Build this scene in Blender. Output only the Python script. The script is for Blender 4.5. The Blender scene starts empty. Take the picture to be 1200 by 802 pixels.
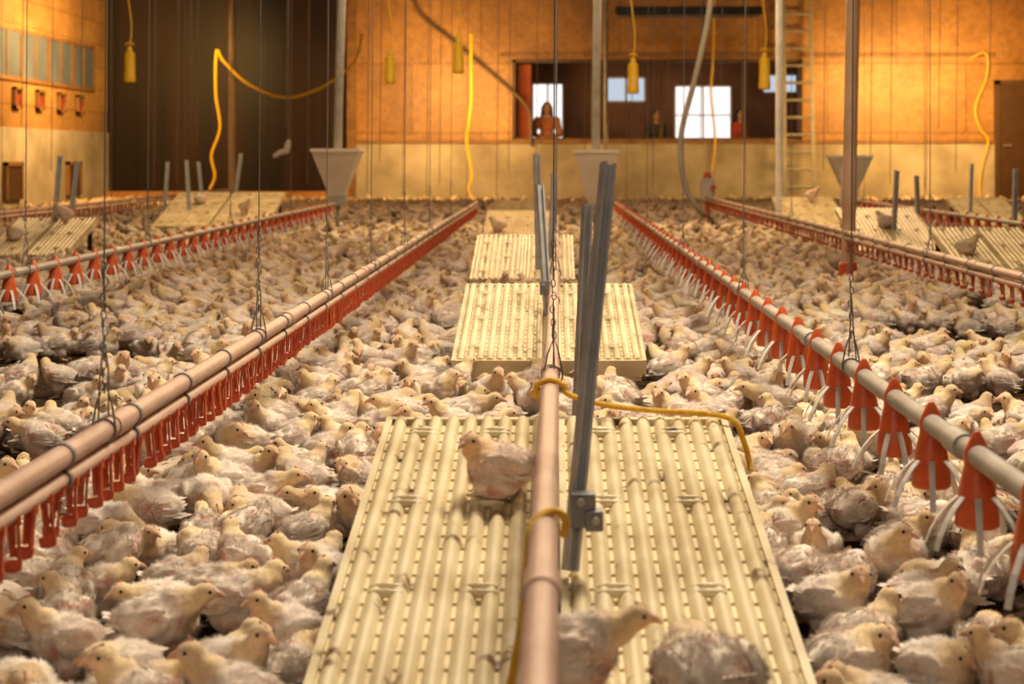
import bpy, math, random
import numpy as np
from mathutils import Vector, Matrix, noise
R = random.Random(11)
sc = bpy.context.scene; col = sc.collection
F = 2000.0; VX, VY = 645.0, 185.0; CH = 0.8
def P(px, py, Y): return Vector(((px-VX)*Y/F, Y, CH-(py-VY)*Y/F))
PI = math.pi
# ------------------------------------------------------------------ mesh helper
class MB:
    def __init__(s): s.v = []; s.f = []
    def add(s, vs, fs):
        o = len(s.v); s.v += [tuple(v) for v in vs]; s.f += [tuple(i+o for i in f) for f in fs]; return s
    def box(s, c, d, M=None):
        x, y, z = d[0]/2, d[1]/2, d[2]/2
        vs = [Vector((a*x, b*y, e*z)) for e in (-1, 1) for b in (-1, 1) for a in (-1, 1)]
        if M is not None: vs = [M @ v for v in vs]
        c = Vector(c)
        return s.add([v+c for v in vs], [(0,2,3,1),(4,5,7,6),(0,1,5,4),(2,6,7,3),(0,4,6,2),(1,3,7,5)])
    def span(s, a, b):
        a = Vector(a); b = Vector(b)
        return s.box((a+b)/2, [abs(b[i]-a[i]) for i in range(3)])
    def tube(s, pts, r, n=8, caps=True):
        pts = [Vector(p) for p in pts]; rs = r if isinstance(r, (list, tuple)) else [r]*len(pts)
        vs = []; up = None
        for i, p in enumerate(pts):
            t = (pts[min(i+1, len(pts)-1)]-pts[max(i-1, 0)])
            if t.length < 1e-9: t = Vector((0, 0, 1))
            t.normalize()
            if up is None:
                up = Vector((0, 0, 1)) if abs(t.z) < .9 else Vector((1, 0, 0))
            a = t.cross(up)
            if a.length < 1e-6: a = t.orthogonal()
            a.normalize(); b = a.cross(t).normalized(); up = b
            for k in range(n):
                an = 2*PI*k/n
                vs.append(p+(a*math.cos(an)+b*math.sin(an))*rs[i])
        fs = []
        for i in range(len(pts)-1):
            for k in range(n):
                k2 = (k+1) % n
                fs.append((i*n+k, i*n+k2, (i+1)*n+k2, (i+1)*n+k))
        if caps:
            fs.append(tuple(reversed(range(n)))); fs.append(tuple(range((len(pts)-1)*n, len(pts)*n)))
        return s.add(vs, fs)
    def cone(s, a, b, r0, r1=None, n=12): return s.tube([a, b], [r0, r0 if r1 is None else r1], n)
    def lathe(s, prof, c=(0,0,0), n=16, ph=0.0):
        c = Vector(c); vs = []
        for r, z in prof:
            for k in range(n):
                an = 2*PI*k/n+ph
                vs.append(c+Vector((r*math.cos(an), r*math.sin(an), z)))
        fs = []
        for i in range(len(prof)-1):
            for k in range(n):
                k2 = (k+1) % n
                fs.append((i*n+k, i*n+k2, (i+1)*n+k2, (i+1)*n+k))
        return s.add(vs, fs)
    def ell(s, c, r, M=None, n=14):
        c = Vector(c); vs = [Vector((0,0,-1))]; m = n//2
        for i in range(1, m):
            th = -PI/2+PI*i/m
            for k in range(n):
                an = 2*PI*k/n
                vs.append(Vector((math.cos(th)*math.cos(an), math.cos(th)*math.sin(an), math.sin(th))))
        vs.append(Vector((0,0,1)))
        vs = [Vector((v.x*r[0], v.y*r[1], v.z*r[2])) for v in vs]
        if M is not None: vs = [M @ v for v in vs]
        fs = [(0, 1+(k+1) % n, 1+k) for k in range(n)]
        for i in range(m-2):
            for k in range(n):
                a = 1+i*n; fs.append((a+k, a+(k+1) % n, a+n+(k+1) % n, a+n+k))
        l = len(vs)-1; a = 1+(m-2)*n
        fs += [(a+k, a+(k+1) % n, l) for k in range(n)]
        return s.add([v+c for v in vs], fs)
    def chain(s, a, b, ra, rb, n=10):
        a = Vector(a); b = Vector(b); L = (b-a).length; k = max(2, int(L/(min(ra, rb)*.5))+1)
        for i in range(k+1):
            t = i/k; r = ra+(rb-ra)*t
            s.ell(a.lerp(b, t), (r, r, r), n=n)
        return s
    def beam(s, a, b, w, d, side=(1,0,0)):
        a = Vector(a); b = Vector(b); t = (b-a).normalized(); sd = Vector(side); sd = (sd-t*sd.dot(t)).normalized(); fr = t.cross(sd)
        vs = []
        for p in (a, b):
            for i, j in ((-1,-1),(1,-1),(1,1),(-1,1)): vs.append(p+sd*i*w/2+fr*j*d/2)
        return s.add(vs, [(0,3,2,1),(4,5,6,7),(0,1,5,4),(1,2,6,5),(2,3,7,6),(3,0,4,7)])
    def mesh(s, name, smooth=True, org=(0,0,0)):
        me = bpy.data.meshes.new(name); o = Vector(org)
        me.from_pydata([Vector(v)-o for v in s.v], [], s.f); me.update()
        if smooth:
            me.shade_smooth(); me.set_sharp_from_angle(angle=math.radians(38))
        else: me.shade_flat()
        return me
    def build(s, name, m, parent=None, smooth=True, org=(0,0,0), bevel=0):
        me = s.mesh(name, smooth, org); me.materials.append(m)
        o = bpy.data.objects.new(name, me); col.objects.link(o)
        if parent is not None: o.parent = parent
        else: o.location = Vector(org)
        if bevel:
            b = o.modifiers.new('bevel', 'BEVEL'); b.width = bevel; b.segments = 2; b.limit_method = 'ANGLE'
        return o
def empty(name, loc, rz=0):
    o = bpy.data.objects.new(name, None); col.objects.link(o); o.location = loc; o.rotation_euler = (0,0,rz); o.empty_display_size = .05
    return o
def T(o, label, cat, group=None, kind=None):
    o['label'] = label; o['category'] = cat
    if group: o['group'] = group
    if kind: o['kind'] = kind
    return o
def S(o): o['kind'] = 'structure'; return o
def put(me, name, m, parent, loc=(0,0,0)):
    o = bpy.data.objects.new(name, me); col.objects.link(o); o.parent = parent; o.location = loc; return o
# ------------------------------------------------------------------ materials
def mat(name, c, rough=.6, metal=0, c2=None, scale=6, bump=0, bscale=80, thr=(.35,.7), coat=0, rnd=None, spots=None, stretch=None, spec=None):
    m = bpy.data.materials.new(name); m.use_nodes = True; nt = m.node_tree; N = nt.nodes; L = nt.links
    b = N['Principled BSDF']; b.inputs['Roughness'].default_value = rough; b.inputs['Metallic'].default_value = metal
    if coat: b.inputs['Coat Weight'].default_value = coat
    if spec is not None: b.inputs['Specular IOR Level'].default_value = spec
    tc = N.new('ShaderNodeTexCoord')
    nz = N.new('ShaderNodeTexNoise'); nz.inputs['Scale'].default_value = scale; nz.inputs['Detail'].default_value = 5
    if stretch:
        mp = N.new('ShaderNodeMapping'); mp.inputs['Scale'].default_value = stretch; L.new(tc.outputs['Object'], mp.inputs['Vector']); L.new(mp.outputs[0], nz.inputs['Vector'])
    else: L.new(tc.outputs['Object'], nz.inputs['Vector'])
    rp = N.new('ShaderNodeValToRGB'); rp.color_ramp.elements[0].position = thr[0]; rp.color_ramp.elements[1].position = thr[1]
    c2 = c2 or tuple(x*.75 for x in c)
    rp.color_ramp.elements[0].color = (*c2, 1); rp.color_ramp.elements[1].color = (*c, 1)
    L.new(nz.outputs['Fac'], rp.inputs['Fac']); out = rp.outputs['Color']
    def mul(a, bsock):
        mx = N.new('ShaderNodeMix'); mx.data_type = 'RGBA'; mx.blend_type = 'MULTIPLY'; mx.inputs[0].default_value = 1
        L.new(a, mx.inputs[6]); L.new(bsock, mx.inputs[7]); return mx.outputs[2]
    if rnd:
        oi = N.new('ShaderNodeObjectInfo'); r2 = N.new('ShaderNodeValToRGB'); r2.color_ramp.elements[0].color = (*rnd[0],1); r2.color_ramp.elements[1].color = (*rnd[1],1)
        L.new(oi.outputs['Random'], r2.inputs['Fac']); out = mul(out, r2.outputs['Color'])
    if spots:
        n3 = N.new('ShaderNodeTexNoise'); n3.inputs['Scale'].default_value = spots; n3.inputs['Detail'].default_value = 3
        L.new(tc.outputs['Object'], n3.inputs['Vector']); r3 = N.new('ShaderNodeValToRGB'); r3.color_ramp.elements[0].position = .29; r3.color_ramp.elements[1].position = .36
        r3.color_ramp.elements[0].color = (.26,.17,.09,1); r3.color_ramp.elements[1].color = (1,1,1,1); L.new(n3.outputs['Fac'], r3.inputs['Fac']); out = mul(out, r3.outputs['Color'])
    L.new(out, b.inputs['Base Color'])
    if bump:
        n2 = N.new('ShaderNodeTexNoise'); n2.inputs['Scale'].default_value = bscale; n2.inputs['Detail'].default_value = 4
        L.new(tc.outputs['Object'], n2.inputs['Vector'])
        bp = N.new('ShaderNodeBump'); bp.inputs['Strength'].default_value = bump; bp.inputs['Distance'].default_value = .02
        L.new(n2.outputs['Fac'], bp.inputs['Height']); L.new(bp.outputs['Normal'], b.inputs['Normal'])
    return m
def tint_glass(name, c):
    m = bpy.data.materials.new(name); m.use_nodes = True; nt = m.node_tree; N = nt.nodes; L = nt.links
    t = N.new('ShaderNodeBsdfTransparent'); t.inputs[0].default_value = (*c,1)
    L.new(t.outputs[0], N['Material Output'].inputs['Surface']); return m
def osb_mat(name, c, c2, axis='xz', pw=1.25, ph=2.5):
    m = bpy.data.materials.new(name); m.use_nodes = True; nt = m.node_tree; N = nt.nodes; L = nt.links
    b = N['Principled BSDF']; b.inputs['Roughness'].default_value = .5
    tc = N.new('ShaderNodeTexCoord'); sp = N.new('ShaderNodeSeparateXYZ'); L.new(tc.outputs['Object'], sp.inputs[0])
    cb = N.new('ShaderNodeCombineXYZ'); L.new(sp.outputs['X' if axis == 'xz' else 'Y'], cb.inputs[0]); L.new(sp.outputs['Z'], cb.inputs[1])
    vo = N.new('ShaderNodeTexVoronoi'); vo.inputs['Scale'].default_value = 14; L.new(tc.outputs['Object'], vo.inputs['Vector'])
    nz = N.new('ShaderNodeTexNoise'); nz.inputs['Scale'].default_value = 3; nz.inputs['Detail'].default_value = 8; nz.inputs['Roughness'].default_value = .7
    L.new(tc.outputs['Object'], nz.inputs['Vector'])
    sx = N.new('ShaderNodeSeparateColor'); L.new(vo.outputs['Color'], sx.inputs[0])
    ad = N.new('ShaderNodeMath'); ad.operation = 'MULTIPLY_ADD'; ad.inputs[1].default_value = .35; L.new(sx.outputs[0], ad.inputs[0]); L.new(nz.outputs['Fac'], ad.inputs[2])
    rp = N.new('ShaderNodeValToRGB'); rp.color_ramp.elements[0].position = .35; rp.color_ramp.elements[1].position = 1.0
    rp.color_ramp.elements[0].color = (*c2, 1); rp.color_ramp.elements[1].color = (*c, 1); L.new(ad.outputs[0], rp.inputs['Fac'])
    br = N.new('ShaderNodeTexBrick'); br.inputs['Scale'].default_value = 1; br.inputs['Brick Width'].default_value = ph; br.inputs['Row Height'].default_value = pw
    br.inputs['Mortar Size'].default_value = .012; br.inputs['Color1'].default_value = (1,1,1,1); br.inputs['Color2'].default_value = (.78,.75,.70,1); br.inputs['Mortar'].default_value = (.50,.44,.38,1)
    L.new(cb.outputs[0], br.inputs['Vector'])
    def mul(a, s_):
        mx = N.new('ShaderNodeMix'); mx.data_type = 'RGBA'; mx.blend_type = 'MULTIPLY'; mx.inputs[0].default_value = 1
        L.new(a, mx.inputs[6]); L.new(s_, mx.inputs[7]); return mx.outputs[2]
    n4 = N.new('ShaderNodeTexNoise'); n4.inputs['Scale'].default_value = .55; n4.inputs['Detail'].default_value = 2; L.new(tc.outputs['Object'], n4.inputs['Vector'])
    r4 = N.new('ShaderNodeValToRGB'); r4.color_ramp.elements[0].position = .35; r4.color_ramp.elements[1].position = .65
    r4.color_ramp.elements[0].color = (.66,.60,.55,1); r4.color_ramp.elements[1].color = (1.05,1.03,1,1); L.new(n4.outputs['Fac'], r4.inputs['Fac'])
    L.new(mul(mul(rp.outputs['Color'], br.outputs['Color']), r4.outputs['Color']), b.inputs['Base Color'])
    return m
def attr_mat(name):
    m = bpy.data.materials.new(name); m.use_nodes = True; nt = m.node_tree; N = nt.nodes; L = nt.links
    b = N['Principled BSDF']; b.inputs['Roughness'].default_value = .9; b.inputs['Sheen Weight'].default_value = .35; b.inputs['Specular IOR Level'].default_value = .12
    at = N.new('ShaderNodeAttribute'); at.attribute_name = 'Col'
    tc = N.new('ShaderNodeTexCoord'); nz = N.new('ShaderNodeTexNoise'); nz.inputs['Scale'].default_value = 170; nz.inputs['Detail'].default_value = 3
    L.new(tc.outputs['Object'], nz.inputs['Vector'])
    rp = N.new('ShaderNodeValToRGB'); rp.color_ramp.elements[0].position = .3; rp.color_ramp.elements[1].position = .65
    rp.color_ramp.elements[0].color = (.89,.85,.81,1); rp.color_ramp.elements[1].color = (1.05,1.04,1.03,1); L.new(nz.outputs['Fac'], rp.inputs['Fac'])
    oi = N.new('ShaderNodeObjectInfo'); r2 = N.new('ShaderNodeValToRGB'); r2.color_ramp.elements[0].color = (.85,.79,.74,1); r2.color_ramp.elements[1].color = (1.06,1.05,1.03,1); L.new(oi.outputs['Random'], r2.inputs['Fac'])
    def mul(a, c):
        mx = N.new('ShaderNodeMix'); mx.data_type = 'RGBA'; mx.blend_type = 'MULTIPLY'; mx.inputs[0].default_value = 1
        L.new(a, mx.inputs[6]); L.new(c, mx.inputs[7]); return mx.outputs[2]
    L.new(mul(mul(at.outputs['Color'], rp.outputs['Color']), r2.outputs['Color']), b.inputs['Base Color'])
    bp = N.new('ShaderNodeBump'); bp.inputs['Strength'].default_value = .2; bp.inputs['Distance'].default_value = .003
    L.new(nz.outputs['Fac'], bp.inputs['Height']); L.new(bp.outputs['Normal'], b.inputs['Normal'])
    return m
M = {}
M['litter'] = mat('litter', (.090,.052,.028), .95, c2=(.020,.011,.006), scale=30, bump=1, bscale=45, spec=.08)
M['osb'] = osb_mat('osb_board', (.60,.32,.115), (.36,.18,.055))
M['osb_side'] = osb_mat('osb_side', (.70,.41,.16), (.46,.25,.08), axis='yz', pw=.4, ph=4)
M['concrete'] = mat('concrete', (.54,.46,.36), .85, c2=(.32,.26,.19), scale=1.6, bump=.3, bscale=14)
M['dark_door'] = mat('dark_door', (.046,.019,.009), .42, c2=(.011,.0055,.003), scale=2, stretch=(1.6,1,.10), spec=.35)
M['door_brown'] = mat('door_brown', (.09,.04,.018), .5)
M['beam_wood'] = mat('beam_wood', (.30,.15,.05), .6, c2=(.2,.09,.03))
M['dark_wood'] = mat('dark_wood', (.10,.05,.02), .6)
M['pipe_brown'] = mat('pipe_brown', (.30,.20,.12), .45)
M['orange_strip'] = mat('orange_strip', (.62,.27,.07), .6)
M['glass'] = mat('glass_grey', (.17,.20,.24), .35, c2=(.10,.12,.15), scale=.8)
M['blue_glass'] = tint_glass('blue_glass', (.42,.52,.64))
M['ceil'] = mat('ceiling_paint', (.22,.17,.13), .8)
M['room'] = mat('room_paint', (.24,.11,.06), .7, c2=(.11,.05,.03), scale=1.2)
M['frame_white'] = mat('frame_white', (.6,.55,.5), .5)
M['curtain'] = mat('curtain_red', (.40,.09,.04), .8)
M['pipe_pink'] = mat('pipe_pink', (.62,.41,.31), .45, c2=(.47,.29,.21), scale=7, bump=.08)
M['pipe_water'] = mat('pipe_water', (.76,.54,.43), .42, c2=(.64,.42,.32), scale=9)
M['pipe_grey'] = mat('pipe_grey', (.42,.38,.33), .5, .15, c2=(.30,.26,.22), scale=8)
M['red'] = mat('red_plastic', (.70,.115,.032), .42, c2=(.50,.07,.02), scale=30)
M['dark_red'] = mat('dark_red', (.36,.05,.02), .5)
M['cone_red'] = mat('cone_red', (.80,.15,.038), .36, c2=(.62,.095,.025), scale=30)
M['white_plastic'] = mat('white_plastic', (.82,.76,.68), .5)
M['slat'] = mat('slat_plastic', (.82,.70,.44), .33, c2=(.60,.47,.26), scale=7, thr=(.34,.60), spots=15)
M['grey'] = mat('grey_metal', (.56,.56,.55), .42, .08, c2=(.40,.40,.40), scale=18)
M['bracket'] = mat('dark_bracket', (.22,.22,.23), .45, .2)
M['galv'] = mat('galvanised', (.46,.44,.40), .45, .2, c2=(.33,.31,.28), scale=9)
M['hopper'] = mat('hopper_pale', (.80,.74,.64), .5, c2=(.68,.62,.52), scale=4)
M['rust'] = mat('brown_steel', (.84,.60,.40), .35, .1, c2=(.54,.33,.19), scale=3)
M['tube_dark'] = mat('tube_dark', (.20,.13,.08), .5, .2)
M['wire'] = mat('wire', (.30,.27,.24), .4, .4)
M['yellow'] = mat('yellow_rubber', (1.0,.66,.02), .4, c2=(1.0,.56,.015), scale=20)
M['rope'] = mat('yellow_rope', (.95,.58,.02), .6, c2=(.8,.42,.02), scale=60, bump=.4, bscale=300)
M['alu'] = mat('ladder_metal', (.40,.36,.31), .45, .2)
M['white_post'] = mat('white_post', (1.0,.98,.94), .45)
M['hose'] = mat('hose_pale', (.66,.60,.50), .5)
M['black'] = mat('black_plastic', (.02,.018,.015), .5)
M['chick'] = attr_mat('chick_down')
M['feather'] = mat('feather', (.95,.89,.80), .9, c2=(.84,.73,.62), scale=34, rnd=((.87,.82,.77),(1.03,1.02,1.0)), spec=.12)
M['feather_pink'] = mat('feather_pink', (.88,.77,.66), .9, c2=(.72,.54,.43), scale=34, spec=.12)
M['beak'] = mat('beak', (.76,.45,.28), .4)
M['eye'] = mat('eye', (.012,.008,.006), .12)
M['comb'] = mat('comb', (.68,.27,.19), .5)
M['skin'] = mat('skin', (.55,.30,.19), .5)
M['hair'] = mat('hair_dark', (.03,.016,.010), .5)
M['shirt_orange'] = mat('shirt_orange', (.50,.17,.06), .8)
M['shirt_red'] = mat('shirt_red', (.42,.05,.03), .8)
M['shirt_dark'] = mat('shirt_dark', (.07,.05,.05), .8)
M['jeans'] = mat('jeans', (.06,.07,.11), .8)
# ------------------------------------------------------------------ setting
YB = 30.8
def holes_wall(x0, x1, z0, z1, y0, y1, holes):
    xs = sorted(set([x0, x1]+[h[0] for h in holes]+[h[1] for h in holes])); zs = sorted(set([z0, z1]+[h[2] for h in holes]+[h[3] for h in holes]))
    mb = MB()
    for i in range(len(xs)-1):
        for j in range(len(zs)-1):
            cx = (xs[i]+xs[i+1])/2; cz = (zs[j]+zs[j+1])/2
            if any(h[0] < cx < h[1] and h[2] < cz < h[3] for h in holes): continue
            mb.span((xs[i], y0, zs[j]), (xs[i+1], y1, zs[j+1]))
    return mb
S(MB().span((-8.2,-3,-.1),(9.4,YB+.2,0)).build('floor', M['litter'], smooth=False))
S(MB().span((-8.2,-3,4.9),(9.4,YB+.2,5.0)).build('ceiling', M['ceil'], smooth=False))
S(MB().span((-8.2,-3,1.25),(-8,YB,4.9)).build('wall_left', M['osb_side'], smooth=False))
S(MB().span((-8.2,-3,0),(-7.96,YB,1.25)).build('baseboard_left', M['concrete'], smooth=False))
S(MB().span((9.2,-3,0),(9.4,YB,4.9)).build('wall_right', M['osb_side'], smooth=False))
S(MB().span((-8.2,-3.2,0),(9.4,-3,4.9)).build('wall_front', M['osb'], smooth=False))
OPN = (-.69, 4.54, 1.11, 2.57)
S(holes_wall(-3.54, 9.4, 1.08, 4.9, YB, YB+.2, [OPN]).build('wall_back', M['osb'], smooth=False))
S(MB().span((-3.54,YB-.06,0),(9.4,YB+.2,1.08)).build('baseboard_back', M['concrete'], smooth=False))
S(MB().span((-.9,YB-.05,2.62),(8.0,YB,2.69)).build('trim_1', M['beam_wood'], smooth=False))
S(MB().span((-3.54,YB-.09,1.06),(8.0,YB,1.13)).build('trim_2', M['beam_wood'], smooth=False))
S(MB().span((-3.66,YB-.12,0),(-3.5,YB+.2,4.9)).build('trim_3', M['beam_wood'], smooth=False))
S(MB().span((-7.96,YB-.3,0),(-3.6,YB-.2,.2)).build('trim_4', M['orange_strip'], smooth=False))  # plain orange strip along the foot of the dark door
d1 = MB()
for k in range(3):
    x = -8.2+k*1.56
    d1.span((x+.004,YB-.03,0),(x+1.556,YB+.1,4.9))
S(d1.build('door_1', M['dark_door'], smooth=False))
d2 = S(empty('door_2', (8.45, YB, 0)))
MB().span((-.36,-.08,.02),(.36,-.02,2.12)).build('door_leaf', M['door_brown'], d2, False)
MB().span((-.45,-.1,0),(-.36,0,2.2)).span((.36,-.1,0),(.45,0,2.2)).span((-.45,-.1,2.12),(.45,0,2.2)).build('door_frame', M['dark_wood'], d2, False)
MB().cone((-.28,-.13,1.02),(-.16,-.13,1.02),.012).cone((-.28,-.13,1.02),(-.28,-.08,1.02),.012).build('door_handle', M['galv'], d2)
# left wall windows
for i in range(4):
    y0 = 24.35+i*1.38; y1 = y0+1.36
    w = S(empty('window_%d' % (i+1), (-7.99, (y0+y1)/2, 1.95))); h = .8; hw = (y1-y0)/2
    f = MB()
    f.span((-.02,-hw,0),(.03,hw,.06)).span((-.02,-hw,h-.06),(.03,hw,h))
    for k in range(3):
        yy = -hw+k*(2*hw-.05)/2; f.span((-.02,yy,.06),(.03,yy+.05,h-.06))
    f.build('window_frame', M['beam_wood'], w, False)
    MB().span((-.015,-hw+.03,.03),(.015,hw-.03,h-.03)).build('pane', M['glass'], w, False)
# observation room
S(MB().span((-1.6,YB+.2,.1),(6.2,34.7,.18)).build('floor', M['room'], smooth=False))
S(MB().span((-1.6,YB+.2,2.95),(6.2,34.7,3.05)).build('ceiling', M['room'], smooth=False))
S(MB().span((-1.7,YB+.2,0),(-1.6,34.7,3.0)).build('wall_left', M['room'], smooth=False))
S(MB().span((6.2,YB+.2,0),(6.3,34.7,3.0)).build('wall_right', M['room'], smooth=False))
WH = [(-.38,.27,1.1,2.32),(2.5,3.67,1.1,2.27),(1.12,1.93,1.92,2.44),(4.28,5.0,2.1,2.5)]
S(holes_wall(-1.6,6.2,.1,3.0,34.5,34.7,WH).build('wall_far', M['room'], smooth=False))
for i, h in enumerate(WH):
    w = S(empty('window_%d' % (5+i), (0,0,0)))
    f = MB(); a, b, c, d = h; t = .035
    f.span((a,34.5,c),(b,34.56,c+t)).span((a,34.5,d-t),(b,34.56,d)).span((a,34.5,c),(a+t,34.56,d)).span((b-t,34.5,c),(b,34.56,d)).span(((a+b)/2-t/2,34.5,c),((a+b)/2+t/2,34.56,d))
    if i == 1: f.span((a,34.51,c+.55),(b,34.55,c+.575))
    f.build('window_frame', M['frame_white'], w, False)
    if i > 1: MB().add([(a,34.6,c),(b,34.6,c),(b,34.6,d),(a,34.6,d)],[(0,1,2,3)]).build('pane', M['blue_glass'], w, False)
f = MB(); a, b, c, d = OPN
f.span((a,YB-.05,c),(b,YB+.2,c+.05)).span((a,YB-.05,d-.05),(b,YB+.2,d)).span((a,YB-.05,c),(a+.06,YB+.2,d)).span((b-.06,YB-.05,c),(b,YB+.2,d))
for px in (694, 775, 872): x = (px-VX)*YB/F; f.span((x-.035,YB,c),(x+.035,YB+.15,d))
S(f.build('window_9', M['dark_wood'], smooth=False))
cu = MB()
for k in range(6): cu.cone((-.6+k*.045,YB+.3,1.0),(-.6+k*.045,YB+.3,2.5),.03,n=8)
T(cu.build('curtain', M['curtain'], org=(-.5,YB+.3,1.0)), 'dark red curtain at the left end of the observation window', 'curtain')
# wall flaps and hatches
for i, y in enumerate((25.5,26.65,27.8,28.9)):
    o = empty('vent_flap', (-7.99, y, 1.54))
    T(o, ('wooden vent box with dark red flap, nearest of four under the wall windows','wooden vent box with dark red flap, second nearest under the wall windows','wooden vent box with dark red flap, third nearest under the wall windows','wooden vent box with dark red flap, nearest the dark door')[i], 'vent', 'vent flaps under the wall windows')
    MB().span((0,-.17,0),(.06,-.13,.32)).span((0,.13,0),(.06,.17,.32)).span((0,-.17,.28),(.06,.17,.32)).span((0,-.17,0),(.06,.17,.04)).build('frame', M['beam_wood'], o, False)
    MB().box((.028,0,.13),(.02,.24,.17),Matrix.Rotation(.25,3,'Y')).build('flap', M['dark_red'], o, False)
    MB().span((0,-.13,.04),(.010,.13,.28)).build('shade_panel', M['black'], o, False)  # black panel stands in for the shade inside the vent hole
for i, y in enumerate((25.2,28.4)):
    o = empty('hatch', (-7.955, y, .18))
    T(o, ('brown wooden pop hole hatch in concrete base, nearer one at left edge','brown wooden pop hole hatch in concrete base, closer to the dark door')[i], 'hatch', 'pop hole hatches')
    MB().span((0,-.33,0),(.04,.33,.5)).build('hatch_board', M['door_brown'], o, False)
    MB().span((0,-.4,0),(.06,-.33,.56)).span((0,.33,0),(.06,.4,.56)).span((0,-.4,.5),(.06,.4,.56)).build('hatch_frame', M['beam_wood'], o, False)
# ------------------------------------------------------------------ drinker lines
dk = MB()
dk.box((0,0,-.010),(.027,.011,.014)).cone((0,0,-.014),(0,0,-.060),.0058,.0042,8)
dk.box((.009,0,-.047),(.004,.009,.060)).lathe([(.003,-.082),(.0115,-.079),(.0135,-.066),(.012,-.066),(.0105,-.077),(.002,-.078)],(0,0,0),10)
DK = dk.mesh('drinker'); DK.materials.append(M['red'])
clip = MB(); clip.lathe([(.0175,-.006),(.0205,-.006),(.0205,.006),(.0175,.006)],n=14)
clip = [(v[0], v[2], v[1]) for v in clip.v], clip.f
RD = random.Random(5)
def drinker_line(X, Y0, Y1, label, sp=.070, parts=100, z=.35, grp='red drinker lines'):
    r = T(empty('drinker_line', (X, Y0, 0)), label, 'drinker line', grp); L = Y1-Y0
    MB().cone((0,0,z),(0,L,z),.0175,n=18).build('support_pipe', M['pipe_pink'], r)
    MB().cone((0,.05,z-.034),(0,L-.05,z-.034),.0125,n=14).build('water_pipe', M['pipe_water'], r)
    cb = MB(); cb.add([(v[0],v[1],v[2]) for v in clip[0]], clip[1]); cb.box((0,0,-.02),(.010,.010,.05)); cb.add([(v[0]*.78,v[1],v[2]*.78-.034) for v in clip[0]], clip[1])
    cm = cb.mesh('pipe_clip'); cm.materials.append(M['bracket'])
    for k in range(int(L/.42)): put(cm, 'pipe_clip', None, r, (0,.2+k*.42,z))
    sm = MB().cone((0,0,0),(0,.1,0),.0205,n=16).mesh('coupling'); sm.materials.append(M['pipe_pink'])
    for k in range(int(L/1.9)): put(sm, 'coupling', None, r, (0,.9+k*1.9,z))
    n = int((L-.2)/sp); rest = MB()
    for k in range(n):
        y = .1+k*sp+RD.uniform(-.006,.006)
        if k < parts:
            o = put(DK, 'drinker', M['red'], r, (0,y,z-.034)); o.rotation_euler = (RD.uniform(-.06,.06),RD.uniform(-.10,.10),RD.uniform(-.3,.3))
        else: rest.add([(v[0],v[1]+y,v[2]+z-.034) for v in dk.v], dk.f)
    if rest.v: T2 = rest.build('drinker', M['red'], r); T2['kind'] = 'stuff'
    return r
drinker_line(-.735, 1.95, 17.0, 'long pinkish drinker line with red nipples, running along left of the platforms')
drinker_line(1.78, 6.2, 19.6, 'red drinker line running behind the brown steel post on the right', sp=.15, parts=90)
drinker_line(-4.5, 13.0, 24, 'distant red drinker line nearest the left wall', sp=.16, parts=75)
# ------------------------------------------------------------------ feeder lines
fp = MB()
fp.lathe([(.0,.037),(.0045,.036),(.009,.029),(.015,.016),(.0200,.004),(.0200,-.018),(.022,-.025),(.027,-.048),(.031,-.072),(.033,-.090),(.0335,-.104),(.030,-.108),(.0,-.104)],n=20)
FP = fp.mesh('feeder_cone'); FP.materials.append(M['cone_red'])
grs = []
for v_ in range(3):
    gr = MB()
    for k in range(8):
        a = 2*PI*k/8+RD.uniform(-.25,.25); ca, sa = math.cos(a), math.sin(a); pr = None; sl = RD.uniform(.85,1.15)
        for q, zz in ((.028,-.060),(.044,-.074),(.060,-.093),(.073,-.115),(.080,-.134)):
            p = Vector((q*ca*sl,q*sa*sl,zz))
            if pr is not None: gr.beam(pr, p, .0100, .0018, (-sa,ca,0))
            pr = p
    g = gr.mesh('grille'); g.materials.append(M['white_plastic']); grs.append(g)
def feeder_line(X, Y0, Y1, first, label, sp=.31, z=.35):
    r = T(empty('feeder_line', (X, Y0, 0)), label, 'feeder line', 'feeder lines with red cones'); L = Y1-Y0
    MB().cone((0,0,z),(0,L,z),.0175,n=18).build('feed_pipe', M['pipe_grey'], r)
    sm = MB().cone((0,0,0),(0,.08,0),.0215,n=16).mesh('coupling'); sm.materials.append(M['galv'])
    for k in range(int(L/1.55)): put(sm, 'coupling', None, r, (0,.75+k*1.55,z))
    y = first
    while y < Y1-.2:
        p = put(FP, 'feeder_cone', M['red'], r, (0,y-Y0,z)); put(RD.choice(grs), 'grille', M['white_plastic'], p); y += sp
    return r
feeder_line(.645, 1.9, 17.0, 2.27, 'feeder line with red cones and white strips, along right of the platforms')
feeder_line(-2.1, 5.9, 16.6, 6.0, 'feeder line with red cones ending at the left pale hopper')
feeder_line(3.2, 9.5, 17.8, 9.7, 'distant feeder line with red cones at the far right')
# centre pipe
def bare_pipe(a, b, label):
    a = Vector(a); b = Vector(b); r = T(empty('suspended_pipe', a), label, 'pipe')
    d = b-a; MB().cone((0,0,0), d, .0175, n=20).build('pipe', M['pipe_pink'], r)
    L = d.length; u = d.normalized()
    for k in range(int(L/1.8)): MB().cone(u*(.55+k*1.8), u*(.63+k*1.8), .0205, n=18).build('coupling', M['pipe_pink'], r)
    return r
bare_pipe((-.012,1.2,.35),(.05,13,.35),'bare pinkish pipe hanging above the centre row of slatted platforms')
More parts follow.
